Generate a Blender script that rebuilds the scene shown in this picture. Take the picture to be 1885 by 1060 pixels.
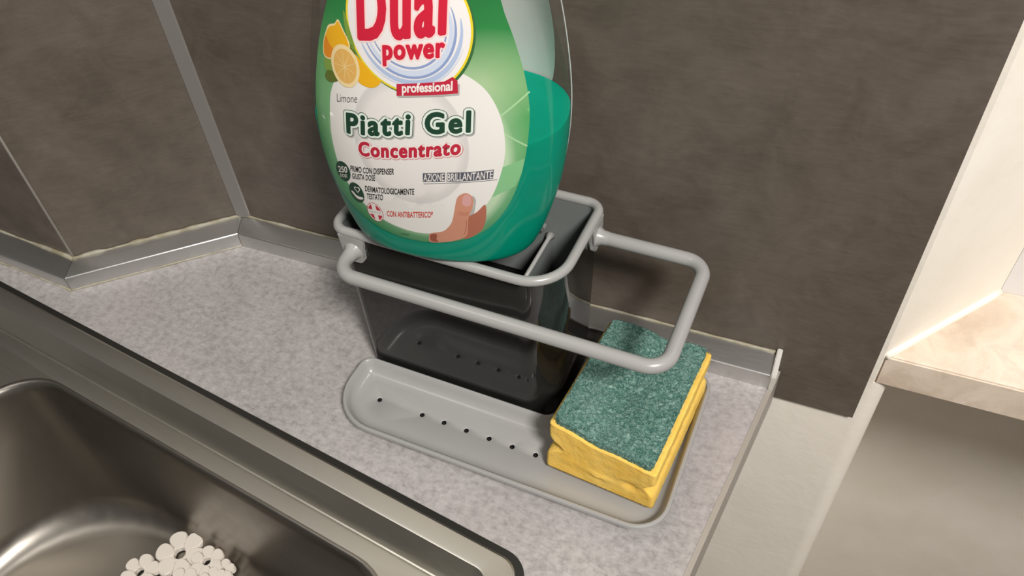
import bpy, bmesh, math, random
from mathutils import Vector, Matrix, noise

# ------------------------------------------------------------------ camera, world, lamps, exposure
scene = bpy.context.scene
for o in list(bpy.data.objects):
    bpy.data.objects.remove(o, do_unlink=True)
COL = scene.collection
random.seed(7)

cam_data = bpy.data.cameras.new('camera')
cam_data.sensor_width = 36.0
cam_data.lens = 36.0 * 1490.6 / 1885.0
cam_data.clip_start = 0.01
cam_data.clip_end = 50
cam = bpy.data.objects.new('camera', cam_data)
COL.objects.link(cam)
right = Vector((0.92392014, 0.37888455, -0.0530855))
down = Vector((0.23922117, -0.68040087, -0.6926961))
fwd = Vector((-0.29857128, 0.62729671, -0.71927327))
R3 = Matrix((right, -down, -fwd)).transposed()
cam.matrix_world = Matrix.Translation((0, -0.37076, 0.46)) @ R3.to_4x4()
scene.camera = cam

world = bpy.data.worlds.new('room_ambient')
scene.world = world
world.use_nodes = True
bg = world.node_tree.nodes['Background']
bg.inputs[0].default_value = (1.0, 0.95, 0.90, 1)
bg.inputs[1].default_value = 0.11

def area_lamp(name, loc, target, size, power, color):
    d = bpy.data.lights.new(name, 'AREA')
    d.shape = 'DISK'; d.size = size; d.energy = power; d.color = color
    ob = bpy.data.objects.new(name, d); COL.objects.link(ob)
    ob.location = loc
    ob.rotation_euler = (Vector(target) - Vector(loc)).to_track_quat('-Z', 'Y').to_euler()
    return ob

area_lamp('ceiling_lamp', (0.60, -0.80, 1.32), (-0.05, -0.10, 0), 0.28, 31, (1.0, 0.962, 0.915))
area_lamp('added_fill_lamp', (-0.70, -0.55, 1.40), (-0.3, -0.2, 0), 0.26, 2.6, (1.0, 0.962, 0.915))  # added weak fill at the left, for a highlight in the sink bowl

vs = scene.view_settings
vs.view_transform = 'Standard'; vs.look = 'None'
vs.exposure = 0.0; vs.gamma = 1.0; vs.use_curve_mapping = False

# ------------------------------------------------------------------ helpers
def lin(c):
    f = lambda v: v / 12.92 if v <= 0.04045 else ((v + 0.055) / 1.055) ** 2.4
    return tuple(f(v / 255.0) for v in c) + (1.0,)

class NT:
    def __init__(s, name):
        s.m = bpy.data.materials.new(name); s.m.use_nodes = True
        s.t = s.m.node_tree; s.b = s.t.nodes['Principled BSDF']
        s.out = s.t.nodes['Material Output']
    def n(s, typ, **kw):
        nd = s.t.nodes.new(typ)
        for k, v in kw.items():
            if k.startswith('i_'):
                nd.inputs[int(k[2:])].default_value = v
            else:
                setattr(nd, k, v)
        return nd
    def l(s, a, b): s.t.links.new(a, b)
    def set(s, **kw):
        for k, v in kw.items(): s.b.inputs[k.replace('_', ' ')].default_value = v
    def coord(s, kind='Object', scale=(1, 1, 1), rot=(0, 0, 0)):
        c = s.n('ShaderNodeTexCoord'); m = s.n('ShaderNodeMapping')
        m.inputs['Scale'].default_value = scale; m.inputs['Rotation'].default_value = rot
        s.l(c.outputs[kind], m.inputs[0]); return m.outputs[0]
    def noise(s, vec, scale, detail=4, rough=0.55, dist=0.0):
        n = s.n('ShaderNodeTexNoise'); n.inputs['Scale'].default_value = scale
        n.inputs['Detail'].default_value = detail; n.inputs['Roughness'].default_value = rough
        n.inputs['Distortion'].default_value = dist
        s.l(vec, n.inputs['Vector']); return n.outputs[0]
    def ramp(s, fac, stops):
        r = s.n('ShaderNodeValToRGB'); e = r.color_ramp.elements
        while len(e) < len(stops): e.new(0.5)
        for i, (p, c) in enumerate(stops):
            e[i].position = p; e[i].color = c if len(c) == 4 else lin(c)
        s.l(fac, r.inputs[0]); return r.outputs[0]
    def mix(s, fac, a, b, mode='MIX'):
        m = s.n('ShaderNodeMix', data_type='RGBA', blend_type=mode)
        for sock, v in ((m.inputs[0], fac), (m.inputs[6], a), (m.inputs[7], b)):
            if hasattr(v, 'links'): s.l(v, sock)
            else: sock.default_value = v if not isinstance(v, tuple) or len(v) == 4 else lin(v)
        return m.outputs[2]
    def math(s, op, a, b=0.0, clamp=False):
        m = s.n('ShaderNodeMath', operation=op, use_clamp=clamp)
        for sock, v in ((m.inputs[0], a), (m.inputs[1], b)):
            if hasattr(v, 'links'): s.l(v, sock)
            else: sock.default_value = v
        return m.outputs[0]
    def bump(s, h, strength=0.2, dist=0.001):
        b = s.n('ShaderNodeBump'); b.inputs['Strength'].default_value = strength
        b.inputs['Distance'].default_value = dist
        s.l(h, b.inputs['Height']); s.l(b.outputs[0], s.b.inputs['Normal'])

def plain(name, rgb, rough=0.5, metal=0.0, spec=0.5, coat=0.0):
    t = NT(name); t.set(Base_Color=lin(rgb), Roughness=rough, Metallic=metal)
    t.b.inputs['Specular IOR Level'].default_value = spec
    t.b.inputs['Coat Weight'].default_value = coat
    v = t.coord(); f = t.noise(v, 60, 3)
    c = lin(rgb); d = tuple(x * 0.93 for x in c[:3]) + (1,)
    t.l(t.mix(f, c, d), t.b.inputs['Base Color'])
    return t.m

def flat(name, rgb, rough=0.45):
    return plain(name, rgb, rough)

def link(name, me, mat=None, parent=None, smooth=False):
    ob = bpy.data.objects.new(name, me); COL.objects.link(ob)
    if mat: me.materials.append(mat)
    if parent: ob.parent = parent
    if smooth:
        for p in me.polygons: p.use_smooth = True
    return ob

def from_bm(name, bm, mat=None, parent=None, smooth=False, sharp=None):
    bmesh.ops.remove_doubles(bm, verts=bm.verts, dist=1e-7)
    bmesh.ops.recalc_face_normals(bm, faces=bm.faces)
    me = bpy.data.meshes.new(name); bm.to_mesh(me); bm.free()
    ob = link(name, me, mat, parent, smooth)
    if sharp: me.set_sharp_from_angle(angle=math.radians(sharp))
    return ob

def tag(o, label=None, cat=None, group=None, kind=None):
    if label: o['label'] = label
    if cat: o['category'] = cat
    if group: o['group'] = group
    if kind: o['kind'] = kind
    return o

def empty(name, loc=(0, 0, 0), rz=0.0):
    e = bpy.data.objects.new(name, None); COL.objects.link(e)
    e.location = loc; e.rotation_euler = (0, 0, rz); e.empty_display_size = 0.02
    return e

def add_box(bm, x0, x1, y0, y1, z0, z1, M=None):
    vs_ = [bm.verts.new((x, y, z)) for z in (z0, z1) for y in (y0, y1) for x in (x0, x1)]
    if M:
        for v in vs_: v.co = M @ v.co
    for f in ((0, 2, 3, 1), (4, 5, 7, 6), (0, 1, 5, 4), (2, 6, 7, 3), (0, 4, 6, 2), (1, 3, 7, 5)):
        bm.faces.new([vs_[i] for i in f])

def add_prism(bm, pts, z0, z1):
    a = [bm.verts.new((p[0], p[1], z0)) for p in pts]
    b = [bm.verts.new((p[0], p[1], z1)) for p in pts]
    n = len(pts)
    bm.faces.new(a); bm.faces.new(b)
    for i in range(n):
        bm.faces.new((a[i], a[(i + 1) % n], b[(i + 1) % n], b[i]))

def rounded(pts, radii, seg=8):
    """closed polygon (any orientation) with circular corner fillets"""
    out = []; n = len(pts)
    for i in range(n):
        p = Vector(pts[i]); a = Vector(pts[i - 1]); b = Vector(pts[(i + 1) % n])
        r = radii[i]
        u = (a - p).normalized(); v = (b - p).normalized()
        half = u.angle(v) / 2
        t = r / math.tan(half)
        bis = (u + v).normalized(); c = p + bis * (r / math.sin(half))
        p0 = p + u * t; p1 = p + v * t
        a0 = math.atan2(p0.y - c.y, p0.x - c.x); a1 = math.atan2(p1.y - c.y, p1.x - c.x)
        d = (a1 - a0 + math.pi) % (2 * math.pi) - math.pi
        for k in range(seg + 1):
            an = a0 + d * k / seg
            out.append((c.x + r * math.cos(an), c.y + r * math.sin(an)))
    return out

def ring(bm, pts, z):
    return [bm.verts.new((p[0], p[1], z)) for p in pts]

def bridge(bm, a, b, closed=True):
    n = len(a)
    for i in range(n if closed else n - 1):
        j = (i + 1) % n
        bm.faces.new((a[i], a[j], b[j], b[i]))

def fill_loops(bm, loops):
    es = []
    for lp in loops:
        for i in range(len(lp)):
            v, w = lp[i], lp[(i + 1) % len(lp)]
            e = bm.edges.get((v, w)) or bm.edges.new((v, w)); es.append(e)
    return bmesh.ops.triangle_fill(bm, use_beauty=True, use_dissolve=False, edges=es, normal=(0, 0, 1))

def tube(bm, path, r, closed=False, seg=14, caps=True):
    """sweep a circle along a 3D polyline"""
    n = len(path); P = [Vector(p) for p in path]; rings = []
    up = Vector((0, 0, 1))
    for i in range(n):
        if closed: t = P[(i + 1) % n] - P[i - 1]
        else: t = P[min(i + 1, n - 1)] - P[max(i - 1, 0)]
        t.normalize()
        u = up if abs(t.dot(up)) < 0.9 else Vector((1, 0, 0))
        s = t.cross(u).normalized(); w = s.cross(t).normalized()
        rr = r[i] if isinstance(r, (list, tuple)) else r
        rings.append([bm.verts.new(P[i] + (s * math.cos(k * 2 * math.pi / seg) + w * math.sin(k * 2 * math.pi / seg)) * rr) for k in range(seg)])
    for i in range(n if closed else n - 1): bridge(bm, rings[i], rings[(i + 1) % n])
    if not closed and caps:
        bm.faces.new(rings[0]); bm.faces.new(rings[-1])

def fillet_path(pts, r, seg=8):
    out = [tuple(pts[0])]
    for i in range(1, len(pts) - 1):
        p = Vector(pts[i]); u = (Vector(pts[i - 1]) - p).normalized(); v = (Vector(pts[i + 1]) - p).normalized()
        half = u.angle(v) / 2; t = r / math.tan(half)
        c = p + (u + v).normalized() * (r / math.sin(half))
        p0 = p + u * t - c; p1 = p + v * t - c; om = p0.angle(p1)
        for k in range(seg + 1):
            s_ = k / seg
            out.append(tuple(c + (p0 * math.sin((1 - s_) * om) + p1 * math.sin(s_ * om)) / math.sin(om)))
    out.append(tuple(pts[-1]))
    return out

# ------------------------------------------------------------------ materials of the setting
t = NT('dark_laminate_panel')
v = t.coord(scale=(1, 1, 1)); f1 = t.noise(v, 9, 5, 0.6, 0.6); f2 = t.noise(v, 30, 6, 0.65, 1.0)
v2 = t.coord(scale=(1, 1, 5), rot=(0.0, 0.9, 0.0)); f3 = t.noise(v2, 34, 4, 0.6, 2.5)
c = t.ramp(f1, [(0.30, (76, 67, 59)), (0.52, (93, 84, 75)), (0.75, (114, 104, 95))])
c = t.mix(0.45, c, t.ramp(f2, [(0.3, (74, 66, 58)), (0.7, (112, 103, 94))]))
c = t.mix(0.16, c, t.ramp(f3, [(0.3, (78, 69, 62)), (0.7, (124, 115, 106))]))
t.l(c, t.b.inputs['Base Color']); t.set(Roughness=0.36)
t.bump(f2, 0.08, 0.0004)
M_PANEL = t.m

t = NT('white_plaster')
v = t.coord(); f = t.noise(v, 14, 6); g = t.noise(v, 120, 4)
t.l(t.ramp(f, [(0.3, (238, 230, 216)), (0.7, (246, 240, 229))]), t.b.inputs['Base Color']); t.set(Roughness=0.75)
t.bump(t.math('ADD', t.math('MULTIPLY', f, 3.0), g), 0.18, 0.0015)
M_PLASTER = t.m

t = NT('grey_stone_laminate')
v = t.coord(); f1 = t.noise(v, 16, 5, 0.6, 0.6); f2 = t.noise(v, 190, 5, 0.7, 0.2)
v2 = t.coord(scale=(1, 3.5, 1), rot=(0, 0, 0.9)); f3 = t.noise(v2, 150, 3, 0.7, 0.4)
c = t.ramp(f1, [(0.32, (138, 134, 131)), (0.5, (163, 158, 156)), (0.7, (178, 173, 172))])
c = t.mix(0.55, c, t.ramp(f2, [(0.33, (116, 112, 110)), (0.5, (163, 159, 157)), (0.68, (192, 188, 187))]))
c = t.mix(0.18, c, t.ramp(f3, [(0.35, (130, 126, 125)), (0.62, (198, 194, 192))]))
f4 = t.noise(v, 5, 2)
c = t.mix(t.math('MULTIPLY', t.ramp(f4, [(0.5, (0, 0, 0)), (0.75, (255, 255, 255))]), 0.35), c, (184, 172, 176))
t.l(c, t.b.inputs['Base Color']); t.set(Roughness=0.42); t.bump(f2, 0.10, 0.0004)
M_TOP = t.m

def steel(name, rgb, rough, stretch=(1, 14, 1), bumpy=0.03):
    t = NT(name); v = t.coord(scale=stretch, rot=(0, 0, 0.14)); f = t.noise(v, 90, 4)
    g = t.noise(t.coord(), 12, 4)
    c0 = lin(rgb); c1 = tuple(x * 0.88 for x in c0[:3]) + (1,)
    t.l(t.mix(g, c0, c1), t.b.inputs['Base Color']); t.set(Metallic=1.0)
    rr = t.n('ShaderNodeMapRange'); rr.inputs[3].default_value = rough * 0.85; rr.inputs[4].default_value = rough * 1.2
    t.l(f, rr.inputs[0]); t.l(rr.outputs[0], t.b.inputs['Roughness'])
    t.bump(f, bumpy, 0.0003)
    return t.m
M_STEEL = steel('brushed_stainless_steel', (206, 203, 194), 0.36)
M_BOWL = steel('satin_bowl_steel', (150, 145, 137), 0.35, (1, 1, 1), 0.006)
M_ALU = steel('satin_aluminium', (218, 218, 216), 0.32, (1, 20, 1), 0.02)
M_GASKET = plain('black_rubber', (38, 37, 34), 0.35)
M_EDGE = plain('grey_edge_band', (164, 157, 148), 0.45)
t = NT('aged_sealant')
v = t.coord(); f = t.noise(v, 90, 5)
t.l(t.ramp(f, [(0.35, (146, 138, 114)), (0.6, (170, 165, 150))]), t.b.inputs['Base Color']); t.set(Roughness=0.5); t.bump(f, 0.5, 0.001)
M_SEAL = t.m
M_STRIP = plain('grey_plastic_strip', (124, 121, 116), 0.4)
t = NT('beige_marble')
v = t.coord(); f1 = t.noise(v, 22, 5, 0.6, 0.8); f2 = t.noise(v, 48, 6, 0.7, 0.7)
c = t.ramp(f1, [(0.3, (200, 182, 162)), (0.55, (222, 206, 188)), (0.75, (232, 218, 202))])
c = t.mix(t.ramp(f2, [(0.40, (120, 120, 120)), (0.49, (0, 0, 0))]), c, (170, 142, 116))
t.l(c, t.b.inputs['Base Color']); t.set(Roughness=0.4)
M_MARBLE = t.m
M_FRAME = plain('white_window_frame', (224, 222, 222), 0.4)
M_FLOOR = plain('floor_tile', (150, 138, 124), 0.5)

# ------------------------------------------------------------------ the setting
def offset_line(pts, d):
    """offset an open polyline to its left (towards the wall) with mitred corners"""
    out = []
    for i in range(len(pts)):
        p = Vector(pts[i]); ns = []
        if i > 0: e = (p - Vector(pts[i - 1])).normalized(); ns.append(Vector((-e.y, e.x)))
        if i < len(pts) - 1: e = (Vector(pts[i + 1]) - p).normalized(); ns.append(Vector((-e.y, e.x)))
        if len(ns) == 1: q = p + ns[0] * d
        else:
            b = (ns[0] + ns[1]).normalized(); q = p + b * (d / b.dot(ns[0]))
        out.append((q.x, q.y))
    return out

BASE = [(-1.20, -0.0511), (-0.5313, -0.0925), (-0.4277, 0.0), (0.0130, 0.0)]   # front foot of the upstand trim
PAN = BASE[:3] + [(0.0738, 0.0)]

def slab_between(name, a0, a1, b0, b1, z0, z1, mat, parent=None):
    bm = bmesh.new(); add_prism(bm, [a0, a1, b1, b0], z0, z1)
    return from_bm(name, bm, mat, parent)

pf = offset_line(PAN, 0.0197); pb = offset_line(PAN, 0.0235); wb = offset_line(PAN, 0.06)
# plaster walls behind the panels; the back wall runs on past the panel, rounds the corner and goes back under the sill
bm = bmesh.new()
prof = [(pb[2][0], 0.0237), (0.0745, 0.0237)]
for k in range(1, 11):
    a = -math.pi / 2 + k * math.pi / 20
    prof.append((0.0745 + 0.0145 * math.cos(a), 0.0382 + 0.0145 * math.sin(a)))
prof += [(0.089, 0.335), (2.4, 0.335), (2.4, 0.38), (pb[2][0], 0.38)]
add_prism(bm, prof, -0.9, 0.0062)
wall_back = tag(from_bm('wall_back', bm, M_PLASTER, None, True, 40), kind='structure')
bm = bmesh.new(); add_prism(bm, [(pb[2][0], 0.0237), (0.0775, 0.0237), (0.146, 0.110), (0.146, 0.20), (pb[2][0], 0.20)], 0.0062, 1.5)
wall_right = tag(from_bm('wall_window_side', bm, M_PLASTER), kind='structure')
bm = bmesh.new(); add_prism(bm, [pb[1], pb[2], (pb[2][0], 0.20), (pb[1][0], 0.20)], -0.9, 1.5)
wall_diag = tag(from_bm('wall_diagonal', bm, M_PLASTER), kind='structure')
bm = bmesh.new(); add_prism(bm, [pb[0], pb[1], (pb[1][0], 0.20), (pb[0][0], 0.20)], -0.9, 1.5)
wall_left = tag(from_bm('wall_left', bm, M_PLASTER), kind='structure')
slab_between('splashback_panel', pf[2], pf[3], pb[2], pb[3], -0.0315, 0.52, M_PANEL, wall_back)
slab_between('splashback_panel', pf[1], pf[2], pb[1], pb[2], 0.0005, 0.52, M_PANEL, wall_diag)
slab_between('splashback_panel', pf[0], pf[1], pb[0], pb[1], 0.0005, 0.52, M_PANEL, wall_left)
# strip over the inside corner and thin bead on the outside corner
c2 = Vector(pf[2]); e_d = (Vector(pf[1]) - c2).normalized()
bm = bmesh.new()
add_prism(bm, [tuple(c2), tuple(c2 + e_d * 0.0055), tuple(c2 + e_d * 0.0050 + Vector((0.001, -0.001))), (c2.x + 0.0078, c2.y - 0.0012), (c2.x + 0.0085, c2.y)], 0.0172, 0.52)
from_bm('corner_strip', bm, M_STRIP, wall_diag)
bm = bmesh.new(); c1 = Vector(pf[1])
tube(bm, [(c1.x, c1.y, 0.018), (c1.x, c1.y, 0.3), (c1.x, c1.y, 0.52)], 0.0013, seg=8)
from_bm('corner_bead', bm, plain('pale_corner_bead', (176, 170, 162), 0.4), wall_left, True)

# upstand trim in three mitred lengths
PROF = [(0.0, 0.0), (0.0, 0.0126), (0.0002, 0.0133), (0.0008, 0.0139), (0.0018, 0.0142), (0.0180, 0.0168), (0.0189, 0.0170), (0.0195, 0.0166), (0.0195, 0.0)]
rows = [offset_line(BASE, d) for d, z in PROF]
for i, nm in enumerate(('trim_1', 'trim_2', 'trim_3')):
    bm = bmesh.new()
    sh = (Vector(BASE[i + 1]) - Vector(BASE[i])).normalized() * 0.0002
    A = [bm.verts.new((rows[k][i][0] + sh.x, rows[k][i][1] + sh.y, PROF[k][1])) for k in range(len(PROF))]
    B = [bm.verts.new((rows[k][i + 1][0] - sh.x, rows[k][i + 1][1] - sh.y, PROF[k][1])) for k in range(len(PROF))]
    bridge(bm, A, B); bm.faces.new(A); bm.faces.new(B)
    tr = tag(from_bm(nm, bm, M_ALU, None, True, 25), kind='structure')
    # sealant beads along the top and the foot
    for d, z, r in ((0.0189, 0.0174, 0.0020 if i < 2 else 0.0012), (-0.0001, 0.0005, 0.0011)):
        if d < 0 and i == 2: continue
        q = offset_line(BASE, d); p0 = Vector(q[i]); p1 = Vector(q[i + 1]); n = 40
        pts = []; rad = []
        for k in range(n + 1):
            p = p0.lerp(p1, k / n); w = noise.noise(Vector((p.x * 90, p.y * 90, z * 100)))
            pts.append((p.x, p.y, z + 0.0003 * w)); rad.append(r * (0.75 + 0.6 * w if k not in (0, n) else 1.2))
        bm = bmesh.new(); tube(bm, pts, [max(0.0003, x) for x in rad], seg=8)
        from_bm('sealant_bead', bm, M_SEAL, tr, True)
    if i == 2:
        bm = bmesh.new()
        X0 = BASE[3][0]
        poly = [(-0.0012, 0.0), (-0.0014, 0.0142), (0.0, 0.0164), (0.0185, 0.0216), (0.0196, 0.0216), (0.0196, 0.0)]
        a = [bm.verts.new((X0 - 0.0004, y, z)) for y, z in poly]; b = [bm.verts.new((X0 + 0.0032, y, z)) for y, z in poly]
        bridge(bm, a, b); bm.faces.new(a); bm.faces.new(b)
        bmesh.ops.bevel(bm, geom=bm.edges[:], offset=0.0005, segments=2, affect='EDGES')
        ec = from_bm('end_cap', bm, plain('white_end_cap', (206, 203, 197), 0.35), tr)
        ec['label'] = 'pale plastic end cap'

# window: splayed opening with marble sill
win = tag(empty('window_1', (0.146, 0.110, 0.0345)), kind='structure')
bm = bmesh.new(); add_prism(bm, [(0.0782, 0.0239), (2.4, 0.0239), (2.4, 0.20), (0.1462, 0.20), (0.1462, 0.1102)], 0.0064, 0.0345)
bmesh.ops.bevel(bm, geom=[e for e in bm.edges if abs(e.verts[0].co.y - 0.0239) < 1e-5 and abs(e.verts[1].co.y - 0.0239) < 1e-5], offset=0.0012, segments=2, affect='EDGES')
sill = from_bm('window_sill', bm, M_MARBLE); sill.parent = win; sill.matrix_parent_inverse = Matrix.Translation((-0.146, -0.110, -0.0345))
bm = bmesh.new(); add_box(bm, 0.1464, 0.215, 0.1105, 0.150, 0.0347, 1.3); add_box(bm, 0.215, 2.4, 0.1105, 0.150, 0.0347, 0.105)
fr = from_bm('window_frame', bm, M_FRAME); fr.parent = win; fr.matrix_parent_inverse = Matrix.Translation((-0.146, -0.110, -0.0345))
t = NT('window_glass'); t.set(Base_Color=(0.8, 0.85, 0.9, 1), Roughness=0.03); t.b.inputs['Transmission Weight'].default_value = 1.0
bm = bmesh.new(); add_box(bm, 0.215, 2.4, 0.122, 0.127, 0.105, 1.3)
gl = from_bm('pane', bm, t.m); gl.parent = win; gl.matrix_parent_inverse = Matrix.Translation((-0.146, -0.110, -0.0345))
# plaster fillet between reveal and sill
bm = bmesh.new()
tube(bm, [(0.0783 + (0.1455 - 0.0783) * k / 12, 0.0247 + (0.1095 - 0.0247) * k / 12, 0.0347) for k in range(13)], 0.0032, seg=10)
from_bm('reveal_fillet', bm, M_PLASTER, wall_right, True)
bm = bmesh.new(); add_box(bm, -1.4, 2.4, -2.4, 0.4, -0.95, -0.9)
tag(from_bm('floor', bm, M_FLOOR), kind='structure')

# ------------------------------------------------------------------ worktop and sink (frame turned 8 degrees to the wall)
SA = Vector((-0.59526, -0.10775, 0)); SANG = math.atan2(-0.13975535, 0.99018606)
SM = Matrix.Translation(SA) @ Matrix.Rotation(SANG, 4, 'Z')
def s2w(x, y): p = SM @ Vector((x, y, 0)); return (p.x, p.y)
# worktop outline: follows the walls at the back, cut-out for the sink
wt = empty('worktop', (-0.2, -0.1, -0.038))
tag(wt, 'mottled grey stone-look worktop running along the dark wall panels', 'worktop')
inv = Matrix.Translation((0.2, 0.1, 0.038))
back = offset_line(BASE, 0.0190)
outline = [back[0], back[1], back[2], s2w(0.5868, 0.2109), s2w(0.5868, -0.56), s2w(-0.55, -0.56)]
hole = rounded([s2w(-0.250, -0.0035), s2w(0.4985, -0.0035), s2w(0.4985, -0.478), s2w(-0.250, -0.478)], [0.010] * 4, 6)
bm = bmesh.new()
o0 = ring(bm, outline, 0.0); h0 = ring(bm, hole, 0.0); o1 = ring(bm, outline, -0.038); h1 = ring(bm, hole, -0.038)
fill_loops(bm, [o0, h0]); fill_loops(bm, [o1, h1]); bridge(bm, o0, o1); bridge(bm, h0, h1)
ob = from_bm('slab', bm, M_TOP, wt); ob.matrix_parent_inverse = inv
bm = bmesh.new(); pq = [s2w(0.5869, 0.2100), s2w(0.5903, 0.2098), s2w(0.5903, -0.56), s2w(0.5869, -0.56)]
add_prism(bm, pq, -0.038, 0.0002)
ob = from_bm('edge_band', bm, M_EDGE, wt); ob.matrix_parent_inverse = inv

sink = empty('sink', tuple(SM @ Vector((0.1, -0.24, 0.0))), SANG)
tag(sink, 'brushed stainless steel inset sink with a recessed ledge around its bowl', 'sink')
SO = Vector((0.1, -0.24, 0))
def rrect(x0, x1, y0, y1, r, seg=8):
    return [(p[0] - SO.x, p[1] - SO.y) for p in rounded([(x0, y0), (x1, y0), (x1, y1), (x0, y1)], [r] * 4, seg)]
def sr(d, r, seg=8): return rrect(-0.258 + d, 0.5045 - d, -0.486 + d, -0.0015 - d, max(r, 0.002), seg)
bm = bmesh.new()
ga = ring(bm, sr(-0.0042, 0.018), 0.0002); gb = ring(bm, sr(-0.0040, 0.018), 0.0012); gc = ring(bm, sr(0.0012, 0.014), 0.0016); gd = ring(bm, sr(0.0035, 0.012), 0.0004)
bridge(bm, ga, gb); bridge(bm, gb, gc); bridge(bm, gc, gd); bridge(bm, gd, ga)
from_bm('gasket', bm, M_GASKET, sink, False)
# flange, step, groove and ledge
bm = bmesh.new(); prev = None
for d, z, r in ((0.0030, -0.0060, 0.012), (0.0006, 0.0018, 0.014), (0.0010, 0.0028, 0.014), (0.0022, 0.0032, 0.013), (0.0134, 0.0024, 0.012), (0.0146, 0.0020, 0.0115), (0.0151, 0.0012, 0.011), (0.0243, -0.0130, 0.009), (0.0252, -0.0150, 0.009), (0.0262, -0.0153, 0.009), (0.0272, -0.0142, 0.009), (0.0282, -0.0138, 0.009)):
    rg = ring(bm, sr(d, r), z)
    if prev: bridge(bm, prev, rg)
    prev = rg
BX0, BX1, BY0, BY1 = 0.074, 0.450, -0.430, -0.0398
bowl_edge = ring(bm, rrect(BX0, BX1, BY0, BY1, 0.045, 10), -0.0150)
fill_loops(bm, [prev, bowl_edge])
from_bm('flange', bm, M_STEEL, sink, True, 20)
bm = bmesh.new(); prev = None
steps = [(0.0, -0.0150), (0.0012, -0.0148), (0.0026, -0.0156), (0.0038, -0.0176), (0.0050, -0.0230), (0.0070, -0.06), (0.0090, -0.130)]
for k in range(1, 10):
    a = k * math.pi / 18
    steps.append((0.0090 + 0.016 * (1 - math.cos(a)), -0.130 - 0.020 * math.sin(a)))
for d, z in steps:
    rg = ring(bm, rrect(BX0 + d, BX1 - d, BY0 + d, BY1 - d, 0.045 + max(0, -z - 0.05) * 0.75, 10), z)
    if prev: bridge(bm, prev, rg)
    prev = rg
bm.faces.new(prev)
from_bm('bowl', bm, M_BOWL, sink, True, 60)

# ------------------------------------------------------------------ daisy mat lying in the bowl
M_MAT = plain('white_rubber', (222, 214, 204), 0.55)
mat_root = empty('sink_mat', tuple(SM @ Vector((0.2161, -0.0710, -0.1482))), SANG)
tag(mat_root, 'white daisy-patterned rubber mat lying on the bottom of the sink bowl', 'sink mat')
def petal_mesh(length, width, gap, thick):
    bm = bmesh.new(); n = 28; outer = []
    for k in range(n):
        a = 2 * math.pi * k / n
        x = gap + length * 0.5 + math.cos(a) * length * 0.5
        w = width * 0.5 * math.sin(a) * (0.74 + 0.26 * math.cos(a)) * 1.16
        outer.append((x, w))
    a = ring(bm, outer, 0.0); b = ring(bm, outer, thick * 0.8)
    cx = gap + length * 0.5
    c_ = ring(bm, [(cx + (p[0] - cx) * 0.9, p[1] * 0.88) for p in outer], thick)
    bridge(bm, a, b); bridge(bm, b, c_); bm.faces.new(a); bm.faces.new(c_)
    bmesh.ops.recalc_face_normals(bm, faces=bm.faces)
    me = bpy.data.meshes.new('petal'); bm.to_mesh(me); bm.free()
    me.materials.append(M_MAT)
    for p in me.polygons: p.use_smooth = True
    me.set_sharp_from_angle(angle=math.radians(40))
    return me
def ring_mesh(r0, r1, thick):
    bm = bmesh.new(); n = 24
    c = lambda r, z: ring(bm, [(r * math.cos(2 * math.pi * k / n), r * math.sin(2 * math.pi * k / n)) for k in range(n)], z)
    a, b, c_, d = c(r0, 0), c(r0, thick), c(r1, thick), c(r1, 0)
    bridge(bm, a, b); bridge(bm, b, c_); bridge(bm, c_, d); bridge(bm, d, a)
    bmesh.ops.recalc_face_normals(bm, faces=bm.faces)
    me = bpy.data.meshes.new('eye'); bm.to_mesh(me); bm.free(); me.materials.append(M_MAT)
    return me
FL = [(0.0, 0.0, 0.0200, 0.38), (0.0251, 0.0055, 0.0135, 0.15), (0.0425, 0.0060, 0.0095, 0.9), (-0.0165, -0.0270, 0.0150, 0.9), (0.0215, -0.0180, 0.0140, 0.5), (0.0420, -0.0040, 0.0110, 0.2), (0.010, -0.041, 0.0160, 0.1), (0.041, -0.026, 0.0140, 0.7), (-0.014, -0.058, 0.0150, 0.0)]
for fi, (fx, fy, fr_, fa) in enumerate(FL):
    fl = bpy.data.objects.new('flower', ring_mesh(fr_ * 0.24, fr_ * 0.38, 0.0046)); COL.objects.link(fl)
    fl.parent = mat_root; fl.location = (fx, fy, 0.0011 * (fi % 3) + 0.0002 * fi)
    pm = petal_mesh(fr_ * 0.80, fr_ * 0.80, fr_ * 0.22, 0.0052)
    for k in range(6):
        po = bpy.data.objects.new('petal', pm); COL.objects.link(po); po.parent = fl
        po.rotation_euler = (0, 0, fa + k * math.pi / 3); po.location = (0, 0, 0.0003 * (k % 2))

# ------------------------------------------------------------------ sink caddy
M_GREY = plain('grey_gloss_plastic', (160, 159, 157), 0.28)
t = NT('smoked_black_plastic'); t.set(Base_Color=lin((30, 31, 30)), Roughness=0.06)
f = t.noise(t.coord(), 30, 4)
t.l(t.ramp(f, [(0.3, (26, 27, 26)), (0.7, (38, 38, 36))]), t.b.inputs['Base Color'])
M_SMOKE = t.m
M_LINER = plain('grey_inner_plastic', (122, 126, 124), 0.4)
caddy = empty('sink_caddy', (-0.24257, -0.12986, 0.0), -0.0314)
tag(caddy, 'grey plastic sink caddy with dark glossy box, hanging rail and perforated drip tray', 'sink caddy')

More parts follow.
